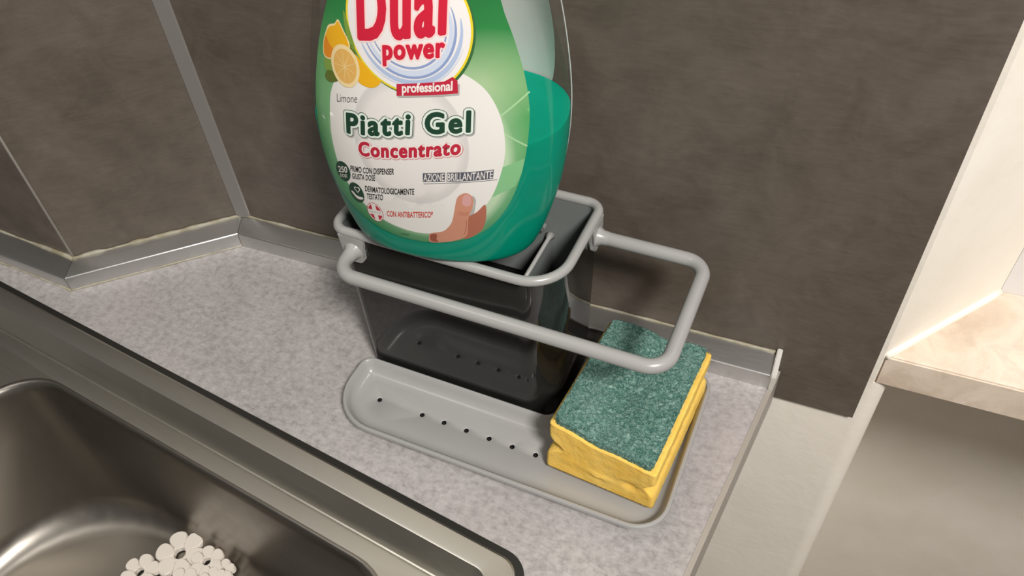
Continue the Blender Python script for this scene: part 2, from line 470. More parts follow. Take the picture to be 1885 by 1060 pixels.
def Lshape(d):
    x0, x1, y0, y1, bx, by = -0.0185 + d, 0.2165 - d, -0.0045 + d, 0.1235 - d, 0.1285 + d, 0.0515 - d
    pts = [(x0, y0), (x1, y0), (x1, y1), (bx, y1), (bx, by), (x0, by)]
    rad = [max(0.034 - d, 0.003), max(0.022 - d, 0.003), max(0.014 - d, 0.002), max(0.010 - d, 0.002), 0.010 + d, max(0.009 - d * 0.8, 0.002)]
    return rounded(pts, rad, 8)
bm = bmesh.new(); prev = None
for d, z in ((0.0110, 0.0004), (0.0070, 0.0004), (0.0060, 0.0012), (0.0036, 0.0058), (0.0010, 0.0100), (0.0, 0.0118), (0.0003, 0.0138), (0.0012, 0.0146), (0.0022, 0.0145), (0.0031, 0.0136), (0.0042, 0.0110), (0.0056, 0.0082), (0.0075, 0.0064), (0.0100, 0.0055), (0.0130, 0.0052)):
    rg = ring(bm, Lshape(d), z)
    if prev: bridge(bm, prev, rg)
    prev = rg
loops = [prev]
for hx in (0.0066, 0.0404, 0.0573, 0.0742, 0.0911, 0.1079, 0.1246, 0.1415, 0.1583, 0.1752):
    n = 16; cir = lambda r, z: ring(bm, [(hx + r * math.cos(2 * math.pi * k / n), 0.0255 + r * math.sin(2 * math.pi * k / n)) for k in range(n)], z)
    h_a = cir(0.0026, 0.0052); h_b = cir(0.0017, 0.0046); h_c = cir(0.0046, 0.0012)
    bridge(bm, h_a, h_b); bridge(bm, h_b, h_c); loops.append(h_a)
fill_loops(bm, loops)
tray = from_bm('drip_tray', bm, M_GREY, caddy, True, 35)
tray['label'] = 'grey drip tray with a row of drain holes'
bm = bmesh.new(); add_prism(bm, Lshape(0.0085), 0.0005, 0.0010)
from_bm('hole_shade_sheet', bm, plain('painted_hole_shade', (14, 14, 13), 0.8), caddy)  # near-black sheet, paints the shade seen through the drain holes

RZ = 0.1335
def box_outline(d, k):
    """k=0 foot, k=1 rim; d inset"""
    x0 = -0.0165 + k * -0.0025 + d; x1 = 0.1262 + k * 0.0028 - d
    y0 = 0.0527 + k * 0.0013 + d; y1 = 0.1240 + k * 0.0082 - d
    return rounded([(x0, y0), (x1, y0), (x1, y1), (x0, y1)], [max(0.010 - d, 0.003), max(0.024 - d, 0.003), max(0.009 - d, 0.003), max(0.009 - d, 0.003)], 10)
bm = bmesh.new()
ra = ring(bm, box_outline(0.003, 0), 0.0015); rb = ring(bm, box_outline(0.0006, 0.02), 0.0035); rc = ring(bm, box_outline(0.0004, 0.5), 0.066); rd = ring(bm, box_outline(0.0004, 1), RZ)
re = ring(bm, box_outline(0.0016, 1), RZ); rf = ring(bm, box_outline(0.0018, 0), 0.006)
bm.faces.new(ra)
for p_, q_ in ((ra, rb), (rb, rc), (rc, rd), (rd, re), (re, rf)): bridge(bm, p_, q_)
bm.faces.new(rf)
bx_ = from_bm('box', bm, M_SMOKE, caddy, True, 40); bx_['label'] = 'glossy near-black box'
bm = bmesh.new()
ra = ring(bm, box_outline(0.0018, 1), RZ - 0.001); rb = ring(bm, box_outline(0.0030, 1), RZ - 0.001); rc = ring(bm, box_outline(0.0030, 0.5), 0.0640); rd = ring(bm, box_outline(0.0020, 0.5), 0.0640)
for p_, q_ in ((ra, rb), (rb, rc), (rc, rd), (rd, ra)): bridge(bm, p_, q_)
from_bm('liner', bm, M_LINER, caddy, True, 40)
bm = bmesh.new(); ra = ring(bm, box_outline(0.0034, 0), 0.0072); rb = ring(bm, box_outline(0.0034, 0), 0.0085)
bridge(bm, ra, rb); bm.faces.new(ra); bm.faces.new(rb)
from_bm('box_floor', bm, M_SMOKE, caddy)
# divider with thickened top and foot at the back wall
bm = bmesh.new(); add_box(bm, 0.0950, 0.0968, 0.0572, 0.1255, 0.0600, 0.102)
from_bm('divider', bm, M_LINER, caddy)
bm = bmesh.new(); tube(bm, [(0.0959, 0.0570, 0.1026), (0.0959, 0.122, 0.1026), (0.0959, 0.1262, 0.1026)], [0.0014, 0.0014, 0.0032], seg=10)
from_bm('divider_bead', bm, M_GREY, caddy, True)
bm = bmesh.new(); tube(bm, [(0.0915, 0.1262, 0.1100), (0.0915, 0.1225, 0.1100)], 0.0022, seg=14)
from_bm('peg', bm, M_LINER, caddy, True, 40)
# rim tube
bm = bmesh.new(); tube(bm, [(p[0], p[1], RZ) for p in box_outline(0.0002, 1)], 0.0031, closed=True, seg=14)
from_bm('rim', bm, M_GREY, caddy, True)
# hanging rail with two brackets
RAIL_Z = 0.1212
path = fillet_path([(-0.0045, 0.0535, RAIL_Z), (-0.0045, 0.0312, RAIL_Z), (0.1996, 0.0312, RAIL_Z), (0.1996, 0.1172, RAIL_Z), (0.1300, 0.1172, RAIL_Z)], 0.0125, 10)
bm = bmesh.new(); tube(bm, path, 0.0043, seg=18)
from_bm('rail', bm, M_GREY, caddy, True, 50)
def bracket(M):
    bm = bmesh.new()
    pts = [(-0.0095, 0.0115), (-0.0070, 0.0), (-0.0070, -0.0060), (-0.0040, -0.0098), (0.0040, -0.0098), (0.0070, -0.0060), (0.0070, 0.0), (0.0095, 0.0115)]
    a = [bm.verts.new(M @ Vector((p[0], -0.0014, p[1]))) for p in pts]; b = [bm.verts.new(M @ Vector((p[0], 0.0020, p[1]))) for p in pts]
    bridge(bm, a, b); bm.faces.new(a); bm.faces.new(b)
    bmesh.ops.bevel(bm, geom=bm.edges[:], offset=0.0006, segments=2, affect='EDGES')
    tube(bm, [M @ Vector((0, -0.0085, 0)), M @ Vector((0, -0.0045, 0)), M @ Vector((0, -0.0010, 0))], [0.0044, 0.0047, 0.0066], seg=18)
    from_bm('bracket', bm, M_GREY, caddy, True, 35)
bracket(Matrix.Translation((-0.0045, 0.0525, RAIL_Z)))
bracket(Matrix.Translation((0.1305, 0.1172, RAIL_Z)) @ Matrix.Rotation(math.pi / 2, 4, 'Z'))

# ------------------------------------------------------------------ sponge with scouring pad
t = NT('yellow_foam')
v = t.coord(); f = t.noise(v, 700, 3, 0.7); g = t.noise(v, 70, 4)
vo = t.n('ShaderNodeTexVoronoi'); vo.inputs['Scale'].default_value = 520; t.l(v, vo.inputs['Vector'])
c = t.ramp(g, [(0.3, (236, 190, 84)), (0.7, (244, 206, 110))])
c = t.mix(t.math('MULTIPLY', t.ramp(vo.outputs[0], [(0.05, (255, 255, 255)), (0.3, (0, 0, 0))]), 0.25), c, (214, 158, 50))
t.l(c, t.b.inputs['Base Color']); t.set(Roughness=0.9); t.b.inputs['Specular IOR Level'].default_value = 0.15
t.b.inputs['Subsurface Weight'].default_value = 0.25; t.b.inputs['Subsurface Radius'].default_value = (0.004, 0.0022, 0.0006); t.b.inputs['Subsurface Scale'].default_value = 0.6
t.bump(t.math('ADD', f, vo.outputs[0]), 0.30, 0.0005)
M_FOAM = t.m
t = NT('green_scouring_fibre')
v = t.coord(); f = t.noise(v, 420, 5, 0.75, 1.0); g = t.noise(v, 38, 3)
c = t.ramp(f, [(0.32, (40, 82, 74)), (0.5, (100, 144, 133)), (0.68, (172, 202, 190))])
c = t.mix(t.ramp(g, [(0.5, (0, 0, 0)), (0.7, (150, 150, 150))]), c, (150, 180, 170))
c = t.mix(t.ramp(g, [(0.30, (140, 140, 140)), (0.46, (0, 0, 0))]), c, (34, 80, 70))
t.l(c, t.b.inputs['Base Color']); t.set(Roughness=0.95); t.b.inputs['Specular IOR Level'].default_value = 0.1
t.bump(f, 1.0, 0.002)
M_PAD = t.m
M_FIBRE = []
for nm, rgb in (('fibre_dark', (52, 102, 92)), ('fibre_mid', (104, 150, 138)), ('fibre_pale', (178, 204, 194))):
    M_FIBRE.append(plain(nm, rgb, 0.8))

SL, SWD = 0.0494, 0.0352           # half length, half width
sponge = empty('dish_sponge', (0, 0, 0)); tag(sponge, 'yellow foam dish sponge with a green scouring pad on the grey drip tray', 'sponge')
sp_loc = Matrix.Translation((-0.24257, -0.12986, 0.0)) @ Matrix.Rotation(-0.0314, 4, 'Z') @ Matrix.Translation((0.1744, 0.0652, 0.0088)) @ Matrix.Rotation(-0.0631, 4, 'Z') @ Matrix.Rotation(-0.0286, 4, 'X')
sponge.matrix_world = sp_loc
def sag(x, y):
    u = x / SWD; w = y / SL
    s = -0.0050 * math.exp(-((u - 0.05 - 0.15 * w) / 0.30) ** 2) * (0.45 + 0.55 * (w + 1) / 2)
    s += 0.0012 * noise.noise(Vector((x * 45, y * 45, 3.1)))
    s += -0.0010 * max(0, w) ** 2 + 0.0008 * u * w
    return s
def skew(x, y, z):
    # front edge runs back a little towards the box side, upper half slimmer
    k = z / 0.044
    y += 0.0035 * (-x / SWD) * max(0, -y / SL) * k
    return x, y
def grooved(x, z):
    g = math.exp(-((z - 0.0215) / 0.0045) ** 2); lo = 1.03 if z < 0.019 else 1.0
    return x * lo * (1 - 0.28 * g) if x < 0 else x * (1 - 0.16 * g)
def lattice(nx, ny, nz, fn):
    bm = bmesh.new(); V = {}
    for i in range(nx + 1):
        for j in range(ny + 1):
            for k in range(nz + 1):
                if i in (0, nx) or j in (0, ny) or k in (0, nz):
                    V[i, j, k] = bm.verts.new(fn(2 * i / nx - 1, 2 * j / ny - 1, k / nz))
    for i in range(nx):
        for j in range(ny):
            for k in (0, nz): bm.faces.new((V[i, j, k], V[i + 1, j, k], V[i + 1, j + 1, k], V[i, j + 1, k]))
    for i in range(nx):
        for k in range(nz):
            for j in (0, ny): bm.faces.new((V[i, j, k], V[i + 1, j, k], V[i + 1, j, k + 1], V[i, j, k + 1]))
    for j in range(ny):
        for k in range(nz):
            for i in (0, nx): bm.faces.new((V[i, j, k], V[i, j + 1, k], V[i, j + 1, k + 1], V[i, j, k + 1]))
    return bm
def foam(u, w, k):
    z = k * 0.0412; x = u * SWD; y = w * SL
    x = grooved(x, z)
    ed = max(abs(u), abs(w))
    if abs(u) > 0.98 and abs(w) > 0.98: x *= 0.985; y *= 0.988
    x, y = skew(x, y, z)
    zz = z + sag(x, y) * (k ** 1.5)
    if k > 0 and k < 1:
        n = noise.noise(Vector((x * 160, y * 160, z * 160))); m = noise.noise(Vector((x * 420, y * 420, z * 420)))
        y += (0.0004 * n + 0.0004 * m) * (1 if abs(w) > 0.98 else 0)
        x += (0.0004 * n + 0.0004 * m) * (1 if abs(u) > 0.98 else 0)
        # torn flap and a pinch on the front end
        if w < -0.98:
            y += 0.0016 * math.exp(-((x - 0.020) / 0.006) ** 2 - ((z - 0.016) / 0.004) ** 2)
            y -= 0.0016 * math.exp(-((x + 0.001) / 0.007) ** 2 - ((z - 0.013) / 0.0022) ** 2)
    if k == 0: zz += 0.0007 * ed ** 4
    return (x, y, zz)
from_bm('foam_block', lattice(40, 54, 24, foam), M_FOAM, sponge, True)
def padf(u, w, k):
    x = u * (SWD - 0.0030) - 0.0002; y = w * (SL - 0.0016)
    if abs(u) > 0.95 and abs(w) > 0.95: x *= 0.975; y *= 0.985
    x, y = skew(x, y, 0.044)
    z = 0.0406 + k * 0.0060 + sag(x, y)
    z += k * (0.0007 * noise.noise(Vector((x * 260, y * 260, 1.7))) + 0.0006 * noise.noise(Vector((x * 800, y * 800, 5.0))))
    if 0 < k < 1:
        n = noise.noise(Vector((x * 500, y * 500, z * 500)))
        x += 0.0008 * n; y += 0.0008 * n
    return (x, y, z)
pad = from_bm('scouring_pad', lattice(100, 140, 5, padf), M_PAD, sponge, True)
pad['label'] = 'green scouring pad'
# loose fibres of the pad
bm = bmesh.new()
rnd = random.Random(3)
for i in range(15000):
    u = rnd.uniform(-1, 1); w = rnd.uniform(-1, 1)
    edge = rnd.random() < 0.16
    if edge:
        if rnd.random() < 0.5: u = rnd.choice((-1, 1)) * rnd.uniform(0.97, 1.0)
        else: w = rnd.choice((-1, 1)) * rnd.uniform(0.97, 1.0)
    p = Vector(padf(u, w, rnd.uniform(0.4, 1.0) if edge else 1.0)); p.z -= 0.0003
    a = rnd.uniform(0, 2 * math.pi); ln = rnd.uniform(0.0008, 0.0021); lift = rnd.uniform(0.00010, 0.0007)
    d = Vector((math.cos(a), math.sin(a), 0)); s = Vector((-d.y, d.x, 0)) * rnd.uniform(0.00005, 0.00010)
    cv = Vector((-d.y, d.x, 0)) * rnd.uniform(-0.0006, 0.0006)
    q0 = p; q1 = p + d * ln * 0.5 + cv + Vector((0, 0, lift)); q2 = p + d * ln + Vector((0, 0, lift * rnd.uniform(-0.6, 1.0)))
    vv = [bm.verts.new(x) for x in (q0 - s, q0 + s, q1 - s, q1 + s, q2)]
    mi = 0 if rnd.random() < 0.38 else (1 if rnd.random() < 0.55 else 2)
    f_ = bm.faces.new((vv[0], vv[1], vv[3], vv[2])); f_.material_index = mi
    f_ = bm.faces.new((vv[2], vv[3], vv[4])); f_.material_index = mi
me = bpy.data.meshes.new('loose_fibres'); bm.to_mesh(me); bm.free()
for m in M_FIBRE: me.materials.append(m)
lf = link('loose_fibres', me, None, sponge); lf['kind'] = 'stuff'

# ------------------------------------------------------------------ detergent bottle
BM = Matrix(((0.97549, -0.21005, 0.06563, -0.1908), (0.20882, 0.97763, 0.02514, -0.05224), (-0.06944, -0.01082, 0.99753, 0.1379), (0, 0, 0, 1)))
bottle = empty('detergent_bottle'); bottle.matrix_world = BM
tag(bottle, 'clear oval bottle of green dish soap with a green and white label', 'bottle')
KH = [0.0, 0.0005, 0.0015, 0.00296, 0.00988, 0.0247, 0.04939, 0.07903, 0.10866, 0.14818, 0.168, 0.182, 0.192, 0.199, 0.204, 0.222]
KA = [0.0500, 0.0528, 0.0542, 0.0552, 0.0579, 0.0622, 0.0671, 0.0686, 0.0659, 0.0578, 0.0500, 0.0410, 0.0300, 0.0210, 0.0165, 0.0160]
KB = [0.618] * 9 + [0.622, 0.65, 0.70, 0.80, 0.93, 1.0, 1.0]
def interp(h, ys):
    if h <= KH[0]: return ys[0]
    for i in range(len(KH) - 1):
        if h <= KH[i + 1]:
            x0, x1 = KH[i], KH[i + 1]; m = lambda j: ((ys[min(j + 1, len(ys) - 1)] - ys[max(j - 1, 0)]) / (KH[min(j + 1, len(ys) - 1)] - KH[max(j - 1, 0)]))
            d = x1 - x0; s = (h - x0) / d
            if i < 3: return ys[i] + (ys[i + 1] - ys[i]) * s
            return (2 * s ** 3 - 3 * s ** 2 + 1) * ys[i] + (s ** 3 - 2 * s ** 2 + s) * d * m(i) + (-2 * s ** 3 + 3 * s ** 2) * ys[i + 1] + (s ** 3 - s ** 2) * d * m(i + 1)
    return ys[-1]
NEXP = 2.3
def section(h, inset, seg=96):
    a = interp(h, KA); b = a * interp(h, KB); n = NEXP if h < 0.19 else 2.0
    a -= inset; b -= inset; out = []
    for k in range(seg):
        th = 2 * math.pi * k / seg; c_, s_ = math.cos(th), math.sin(th)
        out.append((a * math.copysign(abs(c_) ** (2 / n), c_), b * math.copysign(abs(s_) ** (2 / n), s_)))
    return out
def surf(x, h, off, sgn=-1):
    a = interp(h, KA); b = a * interp(h, KB); a += off; b += off
    r = max(0.0, 1 - min(1, abs(x) / a) ** NEXP) ** (1 / NEXP)
    return Vector((x, sgn * b * r, h))
hs_list = [0.0, 0.0005, 0.0015, 0.003, 0.006, 0.01] + [0.016 + 0.006 * i for i in range(31)] + [0.204, 0.212, 0.222]
t = NT('clear_bottle_plastic')
for nd in (t.b,): t.t.nodes.remove(nd)
tr = t.n('ShaderNodeBsdfTransparent'); tr.inputs[0].default_value = (0.94, 0.95, 0.945, 1)
gs = t.n('ShaderNodeBsdfGlossy'); gs.inputs[0].default_value = (1, 1, 1, 1); gs.inputs[1].default_value = 0.08
lw = t.n('ShaderNodeLayerWeight'); lw.inputs[0].default_value = 0.5
fz = t.n('ShaderNodeMath', operation='MULTIPLY_ADD'); fz.inputs[1].default_value = 0.22; fz.inputs[2].default_value = 0.025
pw = t.n('ShaderNodeMath', operation='POWER'); pw.inputs[1].default_value = 5.0
t.l(lw.outputs['Facing'], pw.inputs[0]); t.l(pw.outputs[0], fz.inputs[0])
vn = t.coord(); nz_ = t.noise(vn, 25, 2); bp_ = t.n('ShaderNodeBump'); bp_.inputs['Strength'].default_value = 0.05; bp_.inputs['Distance'].default_value = 0.002
t.l(nz_, bp_.inputs['Height']); t.l(bp_.outputs[0], gs.inputs['Normal'])
mx = t.n('ShaderNodeMixShader'); t.l(fz.outputs[0], mx.inputs[0]); t.l(tr.outputs[0], mx.inputs[1]); t.l(gs.outputs[0], mx.inputs[2]); t.l(mx.outputs[0], t.out.inputs[0])
M_CLEAR = t.m
M_CLEAR_RIDGE = plain('frosted_ridge', (190, 198, 194), 0.2)
bm = bmesh.new(); prev = None
for h in hs_list:
    rg = ring(bm, section(h, 0.0), h)
    if prev: bridge(bm, prev, rg)
    else: first = rg
    prev = rg
bm.faces.new(first)
shell = from_bm('shell', bm, M_CLEAR, bottle, True, 50); shell['label'] = 'clear plastic shell'
bm = bmesh.new(); tube(bm, [((interp(h, KA) + 0.0001) * 0.985, 0.30 * interp(h, KA) * interp(h, KB), h) for h in [0.012 + 0.006 * i for i in range(30)]], 0.00035, seg=6)
from_bm('mould_seam', bm, M_CLEAR_RIDGE, bottle, True)
# liquid with a level surface
t = NT('green_soap_liquid')
t.set(Base_Color=lin((0, 122, 98)), Roughness=0.5); t.b.inputs['Specular IOR Level'].default_value = 0.08; t.b.inputs['Subsurface Weight'].default_value = 0.35
t.b.inputs['Subsurface Radius'].default_value = (0.002, 0.012, 0.009); t.b.inputs['Subsurface Scale'].default_value = 1.0
f = t.noise(t.coord(), 22, 3)
t.l(t.ramp(f, [(0.3, (0, 140, 114)), (0.7, (0, 154, 126))]), t.b.inputs['Base Color'])
M_SOAP = t.m
LEVEL = 0.2215
bm = bmesh.new(); prev = None
for h in [0.0012, 0.002, 0.003, 0.006, 0.01] + [0.016 + 0.006 * i for i in range(20)]:
    rg = ring(bm, section(h, 0.0004), h)
    if prev: bridge(bm, prev, rg)
    else: first = rg
    prev = rg
bm.faces.new(first); bm.faces.new(prev)
inv = BM.inverted(); pl = inv @ Vector((-0.19, -0.05, LEVEL)); nn = inv.to_3x3() @ Vector((0, 0, 1))
res = bmesh.ops.bisect_plane(bm, geom=bm.verts[:] + bm.edges[:] + bm.faces[:], plane_co=pl, plane_no=nn, clear_outer=True)
ce = [e for e in res['geom_cut'] if isinstance(e, bmesh.types.BMEdge)]
bmesh.ops.holes_fill(bm, edges=[e for e in bm.edges if e.is_boundary], sides=0)
liq = from_bm('liquid', bm, M_SOAP, bottle, True, 40); liq['label'] = 'green dish soap'
# neck, collar and pump head (above the frame)
M_PUMP = plain('white_pump_plastic', (232, 232, 230), 0.35)
bm = bmesh.new(); tube(bm, [(0, 0, 0.206), (0, 0, 0.222), (0, 0, 0.226)], [0.0185, 0.0185, 0.0165], seg=32)
from_bm('collar', bm, M_PUMP, bottle, True, 40)
bm = bmesh.new(); tube(bm, [(0, 0, 0.224), (0, 0, 0.240)], 0.006, seg=20); tube(bm, [(0, 0, 0.2395), (0, 0, 0.252)], 0.013, seg=24)
tube(bm, [(0, -0.008, 0.2455), (0, -0.028, 0.2462), (0, -0.040, 0.2420)], [0.0058, 0.0048, 0.0040], seg=16)
from_bm('pump_head', bm, M_PUMP, bottle, True, 40)
bm = bmesh.new(); tube(bm, [(0, 0, 0.004), (0.004, 0.002, 0.1), (0, 0, 0.221)], 0.0024, seg=10)
from_bm('dip_tube', bm, M_PUMP, bottle, True)

# ---- printed labels: flat outlines in millimetres (across, up) wrapped on to the bottle
def catmull(pts, sub=6, closed=True):
    n = len(pts); out = []
    for i in range(n if closed else n - 1):
        g = lambda j: Vector(pts[j % n]) if closed else Vector(pts[max(0, min(n - 1, j))])
        p0, p1, p2, p3 = g(i - 1), g(i), g(i + 1), g(i + 2)
        for k in range(sub):
            s = k / sub
            q = 0.5 * ((2 * p1) + (p2 - p0) * s + (2 * p0 - 5 * p1 + 4 * p2 - p3) * s * s + (3 * p1 - p0 - 3 * p2 + p3) * s ** 3)
            out.append((q.x, q.y))
    if not closed: out.append(tuple(pts[-1]))
    return out
def ellipse(c, u, v, n=40):
    return [(c[0] + u[0] * math.cos(2 * math.pi * k / n) + v[0] * math.sin(2 * math.pi * k / n), c[1] + u[1] * math.cos(2 * math.pi * k / n) + v[1] * math.sin(2 * math.pi * k / n)) for k in range(n)]
def ribbon_line(pts, w, closed=False):
    L_, R_ = [], []; n = len(pts)
    for i in range(n):
        a = Vector(pts[max(i - 1, 0)]); b = Vector(pts[min(i + 1, n - 1)]); d = (b - a).normalized(); nrm = Vector((-d.y, d.x))
        ww = w[i] if isinstance(w, list) else w
        p = Vector(pts[i]); L_.append(tuple(p + nrm * ww / 2)); R_.append(tuple(p - nrm * ww / 2))
    return L_ + R_[::-1]
def wrap(name, bm, layer, mat, parent, sgn=-1, cell=2.6):
    xs = [v.co.x for v in bm.verts]; ys = [v.co.y for v in bm.verts]
    for lo, hi, ax in ((min(xs), max(xs), 0), (min(ys), max(ys), 1)):
        k = math.ceil(lo / cell)
        while k * cell < hi:
            co = [0, 0, 0]; no = [0, 0, 0]; co[ax] = k * cell; no[ax] = 1
            bmesh.ops.bisect_plane(bm, geom=bm.verts[:] + bm.edges[:] + bm.faces[:], plane_co=co, plane_no=no)
            k += 1
    uv = bm.loops.layers.uv.new('print')
    for f_ in bm.faces:
        for lp in f_.loops: lp[uv].uv = (lp.vert.co.x / 100.0, lp.vert.co.y / 100.0)
    for v_ in bm.verts: v_.co = surf(v_.co.x / 1000, v_.co.y / 1000, (layer + v_.co.z) / 1000, sgn)
    for f_ in bm.faces: f_.normal_update()
    flip = [f_ for f_ in bm.faces if f_.normal.y * sgn < 0]
    bmesh.ops.reverse_faces(bm, faces=flip)
    me = bpy.data.meshes.new(name); bm.to_mesh(me); bm.free()
    return link(name, me, mat, parent, True)
def patch(name, loops, layer, mat, parent, sgn=-1):
    bm = bmesh.new()
    fill_loops(bm, [ring(bm, lp, 0.0) for lp in loops])
    bmesh.ops.triangulate(bm, faces=bm.faces[:])
    return wrap(name, bm, layer, mat, parent, sgn)
def text_mesh(body, offset=0.0, spacing=1.0):
    cu = bpy.data.curves.new('lettering', 'FONT'); cu.body = body; cu.size = 1.0; cu.offset = offset; cu.space_character = spacing; cu.resolution_u = 4
    ob = bpy.data.objects.new('lettering', cu); COL.objects.link(ob)
    dg = bpy.context.evaluated_depsgraph_get()
    me = bpy.data.meshes.new_from_object(ob.evaluated_get(dg))
    bpy.data.objects.remove(ob); bpy.data.curves.remove(cu)
    return me
_h = text_mesh('H'); CAP = max(v.co.y for v in _h.vertices)
def lettering(body, b0, b1, up, layer, mat, parent, weight=0.0, extra=0.0, spacing=1.0, name='printed_text', shift=(0, 0), bold=0.0):
    ref = text_mesh(body, weight, spacing); xs = [v.co.x for v in ref.vertices]; x0, x1 = min(xs), max(xs)
    me = ref
    b0 = Vector(b0) + Vector(shift); b1 = Vector(b1) + Vector(shift); up = Vector(up)
    if bold:      # thickened outwards, so the skeleton is drawn smaller
        d_ = (b1 - b0).normalized() * bold; n_ = up.normalized() * bold
        b0 = b0 + d_ + n_; b1 = b1 - d_ + n_; up = up - 2 * n_; extra = extra + bold
    for v_ in me.vertices:
        u = (v_.co.x - x0) / (x1 - x0); p = b0 + (b1 - b0) * u + up * (v_.co.y / CAP)
        v_.co = (p.x, p.y, 0)
    bm = bmesh.new(); bm.from_mesh(me)
    if extra:
        base_co = [v_.co.copy() for v_ in me.vertices]
        for k in range(20):
            a = 2 * math.pi * k / 20
            for v_, c_ in zip(me.vertices, base_co): v_.co = c_ + Vector((extra * math.cos(a), extra * math.sin(a), -0.0016 * (k + 1)))
            bm.from_mesh(me)
    bmesh.ops.triangulate(bm, faces=bm.faces[:])
    return wrap(name, bm, layer, mat, parent, cell=2.4)

def uvsep(t):
    u = t.n('ShaderNodeUVMap', uv_map='print'); s = t.n('ShaderNodeSeparateXYZ'); t.l(u.outputs[0], s.inputs[0])
    return u.outputs[0], s.outputs[0], s.outputs[1]
def ell(t, x, y, c, r):
    a = t.math('DIVIDE', t.math('SUBTRACT', x, c[0]), r[0]); b = t.math('DIVIDE', t.math('SUBTRACT', y, c[1]), r[1])
    return t.math('SQRT', t.math('ADD', t.math('MULTIPLY', a, a), t.math('MULTIPLY', b, b)))
# green ground of the label with its printed glow around the plate
t = NT('label_green_print'); vec, x, y = uvsep(t)
base = t.ramp(t.math('DIVIDE', y, 1.7), [(0.10, (36, 122, 70)), (0.28, (40, 142, 84)), (0.50, (84, 160, 96)), (0.70, (96, 162, 100)), (0.86, (48, 128, 68)), (1.0, (30, 100, 50))])
d = ell(t, x, y, (-0.03, 0.78), (0.47, 0.53))
glow = t.ramp(t.math('SUBTRACT', d, 0.95), [(0.0, (215, 215, 215)), (0.10, (110, 110, 110)), (0.26, (0, 0, 0))])
c = t.mix(glow, base, (214, 228, 198))
d2 = ell(t, x, y, (0.30, 1.22), (0.30, 0.26))
c = t.mix(t.math('MULTIPLY', t.ramp(d2, [(0.0, (255, 255, 255)), (1.0, (0, 0, 0))]), 0.55), c, (196, 212, 170))
t.l(c, t.b.inputs['Base Color']); t.set(Roughness=0.32)
M_LGREEN = t.m
t = NT('label_plate_print'); vec, x, y = uvsep(t)
d = ell(t, x, y, (-0.06, 0.86), (0.30, 0.375))
c = t.ramp(d, [(0.0, (232, 228, 223)), (0.80, (228, 224, 219)), (0.90, (214, 211, 207)), (0.97, (208, 206, 203)), (1.0, (230, 227, 222))])
gr = t.noise(vec, 14, 5, 0.7, 0.5)
sm = ell(t, x, y, (-0.10, 0.52), (0.28, 0.12))
sm = t.math('MULTIPLY', t.ramp(sm, [(0.0, (255, 255, 255)), (1.0, (0, 0, 0))]), t.ramp(gr, [(0.45, (0, 0, 0)), (0.65, (255, 255, 255))]))
c = t.mix(t.math('MULTIPLY', sm, 0.6), c, (190, 188, 184))
t.l(c, t.b.inputs['Base Color']); t.set(Roughness=0.34)
M_LPLATE = t.m
INK = lambda nm, rgb: plain('print_' + nm, rgb, 0.34)
I_WHITE = INK('white', (238, 232, 226)); I_RED = INK('red', (206, 34, 60)); I_CRIM = INK('crimson', (190, 40, 62)); I_ORED = INK('scarlet', (204, 62, 48))
I_YEL = INK('yellow', (232, 208, 44)); I_DKG = INK('dark_green', (28, 66, 48)); I_BLK = INK('black', (34, 34, 32)); I_GREY = INK('slate', (86, 88, 100))
I_BLUE = INK('pale_blue', (176, 192, 220)); I_BLUE2 = INK('mid_blue', (140, 158, 200)); I_PALE = INK('pale_green', (168, 208, 160)); I_SHAD = INK('shadow_green', (58, 104, 62))
I_LEMON = INK('lemon', (236, 176, 30)); I_ORANGE = INK('orange', (226, 138, 30)); I_RIND = INK('rind', (240, 216, 160)); I_FLESH = INK('fruit_flesh', (226, 178, 96)); I_LEAF = INK('leaf', (92, 108, 36)); I_LEAF2 = INK('pale_leaf', (124, 156, 66))
I_SKIN = INK('skin', (206, 142, 116)); I_SKIN2 = INK('skin_tan', (176, 104, 80)); I_NAIL = INK('nail', (214, 160, 156)); I_PINK = INK('rose_white', (246, 214, 210)); I_SOFT = INK('soft_shadow', (178, 176, 172))

LABEL = [(-38.5, 163.0), (-44.4, 149.4), (-50.9, 131.7), (-55.0, 116.7), (-57.7, 104.2), (-60.2, 87.5), (-60.6, 66.0), (-57.6, 50.4), (-51.9, 38.6), (-43.6, 29.6), (-32.6, 23.0), (-20.3, 19.0), (-4.4, 18.0), (8.1, 19.8), (23.4, 25.9), (35.2, 36.9), (43.6, 52.4), (48.6, 69.6), (51.0, 88.8), (51.0, 106.6), (48.2, 123.2), (43.5, 139.2), (38.6, 152.3), (34.0, 163.0), (22.0, 172.0), (2.0, 175.5), (-20.0, 173.0)]
lab = patch('front_label', [catmull(LABEL)], 0.15, M_LGREEN, bottle)
lab['label'] = 'green and white front label'
PLATE = [(-49.4, 92.0), (-46.6, 106.2), (-39.0, 118.5), (-24.0, 128.5), (-4.0, 132.0), (16.0, 129.0), (30.1, 120.2), (37.8, 106.1), (40.6, 90.5), (39.5, 75.0), (32.8, 53.8), (18.2, 36.2), (-0.5, 26.0), (-19.0, 27.4), (-31.2, 33.6), (-42.6, 45.3), (-49.0, 60.4), (-50.6, 77.0)]
patch('printed_plate', [catmull(PLATE)], 0.22, M_LPLATE, lab)
